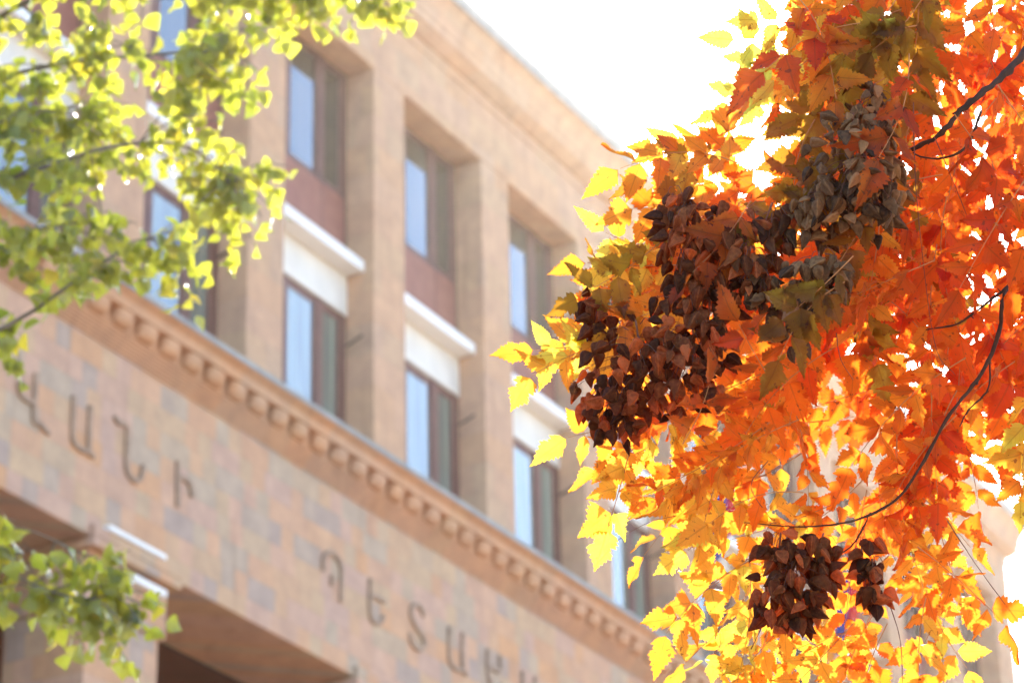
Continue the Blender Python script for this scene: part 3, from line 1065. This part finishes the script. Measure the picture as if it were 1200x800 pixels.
def green_limb(pts, r0, twigs, tl, sz=0.080, spread=1.0, tint=0.35):
    P, _ = smooth(pts, 0.01, 8)
    rad = np.linspace(r0 * 0.6, 0.003, len(pts))
    gs.tube([GW(p) for p in pts], rad, 7, steps=6)
    for k in range(twigs):
        i = rng.integers(len(P) // 5, len(P))
        a = P[i]
        tg = P[min(i + 1, len(P) - 1)] - P[max(i - 1, 0)]
        tg = tg / (np.linalg.norm(tg) + 1e-9)
        d = tg * rng.uniform(0.2, 0.9) + rng.normal(size=3) * 0.75 * spread + np.array([0, 0, -0.15])
        d /= np.linalg.norm(d)
        L = tl * rng.uniform(0.5, 1.2)
        q = [a, a + d * L * 0.5, a + d * L + np.array([0, 0, -0.22 * L])]
        gs.tube([GW(x) for x in q], [0.004, 0.003, 0.0015], 5, caps=False, steps=3)
        Q, _ = smooth(q, 0.01, 6)
        m = int(L / 0.026)
        for j in range(m):
            s_ = (0.1 + 0.9 * (j + rng.random()) / m) * (len(Q) - 1)
            i0 = min(int(s_), len(Q) - 2)
            p = Q[i0] + (Q[i0 + 1] - Q[i0]) * (s_ - i0)
            green_leaf(GW(p), sz * rng.uniform(0.7, 1.15), float(np.clip(tint + rng.normal() * 0.2, 0, 1)))


A_ = lambda x, y, z: at(x, y, z)
green_limb([A_(-330, 330, 13.0), A_(-120, 190, 13.2), A_(0, 95, 13.2), A_(120, 70, 13.1), A_(220, 60, 13.0), A_(290, 40, 13.0)], 0.028, 36, 0.40)
green_limb([A_(-330, 330, 13.0), A_(-60, 60, 13.4), A_(150, -40, 13.3), A_(310, -30, 13.2), A_(432, -22, 13.2)], 0.028, 44, 0.38)
green_limb([A_(-330, 330, 13.0), A_(-100, 250, 12.9), A_(40, 200, 12.8), A_(140, 170, 12.8), A_(225, 175, 12.8), A_(280, 225, 12.8)], 0.025, 32, 0.38)
green_limb([A_(-340, 520, 13.2), A_(-100, 430, 13.0), A_(20, 375, 12.9), A_(80, 335, 12.9), A_(150, 290, 12.9), A_(225, 262, 12.9)], 0.025, 26, 0.30)
green_limb([A_(-330, 330, 13.0), A_(-80, 290, 13.5), A_(30, 270, 13.6), A_(100, 260, 13.6)], 0.02, 22, 0.40)
green_limb([A_(-340, 600, 13.0), A_(-140, 630, 12.8), A_(-30, 645, 12.7), A_(30, 680, 12.7), A_(90, 700, 12.7), A_(140, 695, 12.7)], 0.018, 26, 0.32, 0.088, 1.0, 0.5)
green_limb([A_(-330, 480, 13.0), A_(-150, 560, 12.9), A_(-40, 615, 12.9), A_(30, 620, 12.8), A_(100, 650, 12.8)], 0.014, 15, 0.28, 0.088, 0.8, 0.5)
green_limb([A_(150, -40, 13.3), A_(300, -28, 13.2), A_(390, -16, 13.2), A_(458, -8, 13.2)], 0.01, 20, 0.17)
green_limb([A_(-120, 190, 13.2), A_(-20, 150, 13.3), A_(60, 130, 13.3), A_(110, 140, 13.3)], 0.012, 20, 0.36, 0.08, 1.0, 0.25)
for _ in range(34):                                                    # crown outside the picture
    a = np.array([-4.2, 12.6, rng.uniform(4.5, 9.0)])
    th = rng.uniform(PI * 0.35, PI * 1.75)
    L = rng.uniform(1.6, 2.8) * (1.2 - abs(a[2] - 7) * 0.1)
    d = np.array([math.cos(th), math.sin(th), 0.35])
    e = a + d * L
    q = M.T @ (e - CAM)
    if q[2] > 0 and 600 + FPX * q[0] / q[2] > -170:
        continue
    green_limb([a, a + d * L * 0.5 + np.array([0, 0, 0.1]), e], 0.03, 16, 0.5)
gl.build('crown', M_green, GT, smooth_shade=True)
gs.build('branch', M_greybark, GT, smooth_shade=True)
gt = MB()
gt.tube([GW(p) for p in [(-4.2, 12.6, 0.0), (-4.25, 12.6, 3), (-4.15, 12.65, 6), (-4.2, 12.6, 9.2)]], [0.22, 0.17, 0.11, 0.03], 16)
for e in (A_(-330, 330, 13.0), A_(-340, 520, 13.2), A_(-340, 600, 13.0), A_(-330, 480, 13.0)):
    gt.tube([GW((-4.22, 12.6, e[2] - 0.9)), GW((np.array([-4.2, 12.6, e[2] - 0.5]) + e) / 2), GW(e)], [0.06, 0.045, 0.028], 9)
gt.build('trunk', M_greybark, GT, smooth_shade=True)

# ------------------------------------------------------------------ added volume whose sunlit scatter stands in for veiling lens glare
veil = MB()
veil.box(-880, 880, -680, 1380, -1.0, 36.0)
m_veil, t, out = mat('bright haze')
pv = node(t, 'ShaderNodeVolumePrincipled')
pv.inputs['Color'].default_value = (1.0, 0.92, 0.80, 1)
pv.inputs['Density'].default_value = 0.0002
pv.inputs['Anisotropy'].default_value = 0.8
t.links.new(pv.outputs[0], out.inputs['Volume'])
glare_veil = veil.build('glare_veil', m_veil)
glare_veil['kind'] = 'stuff'
S.cycles.volume_bounces = 1
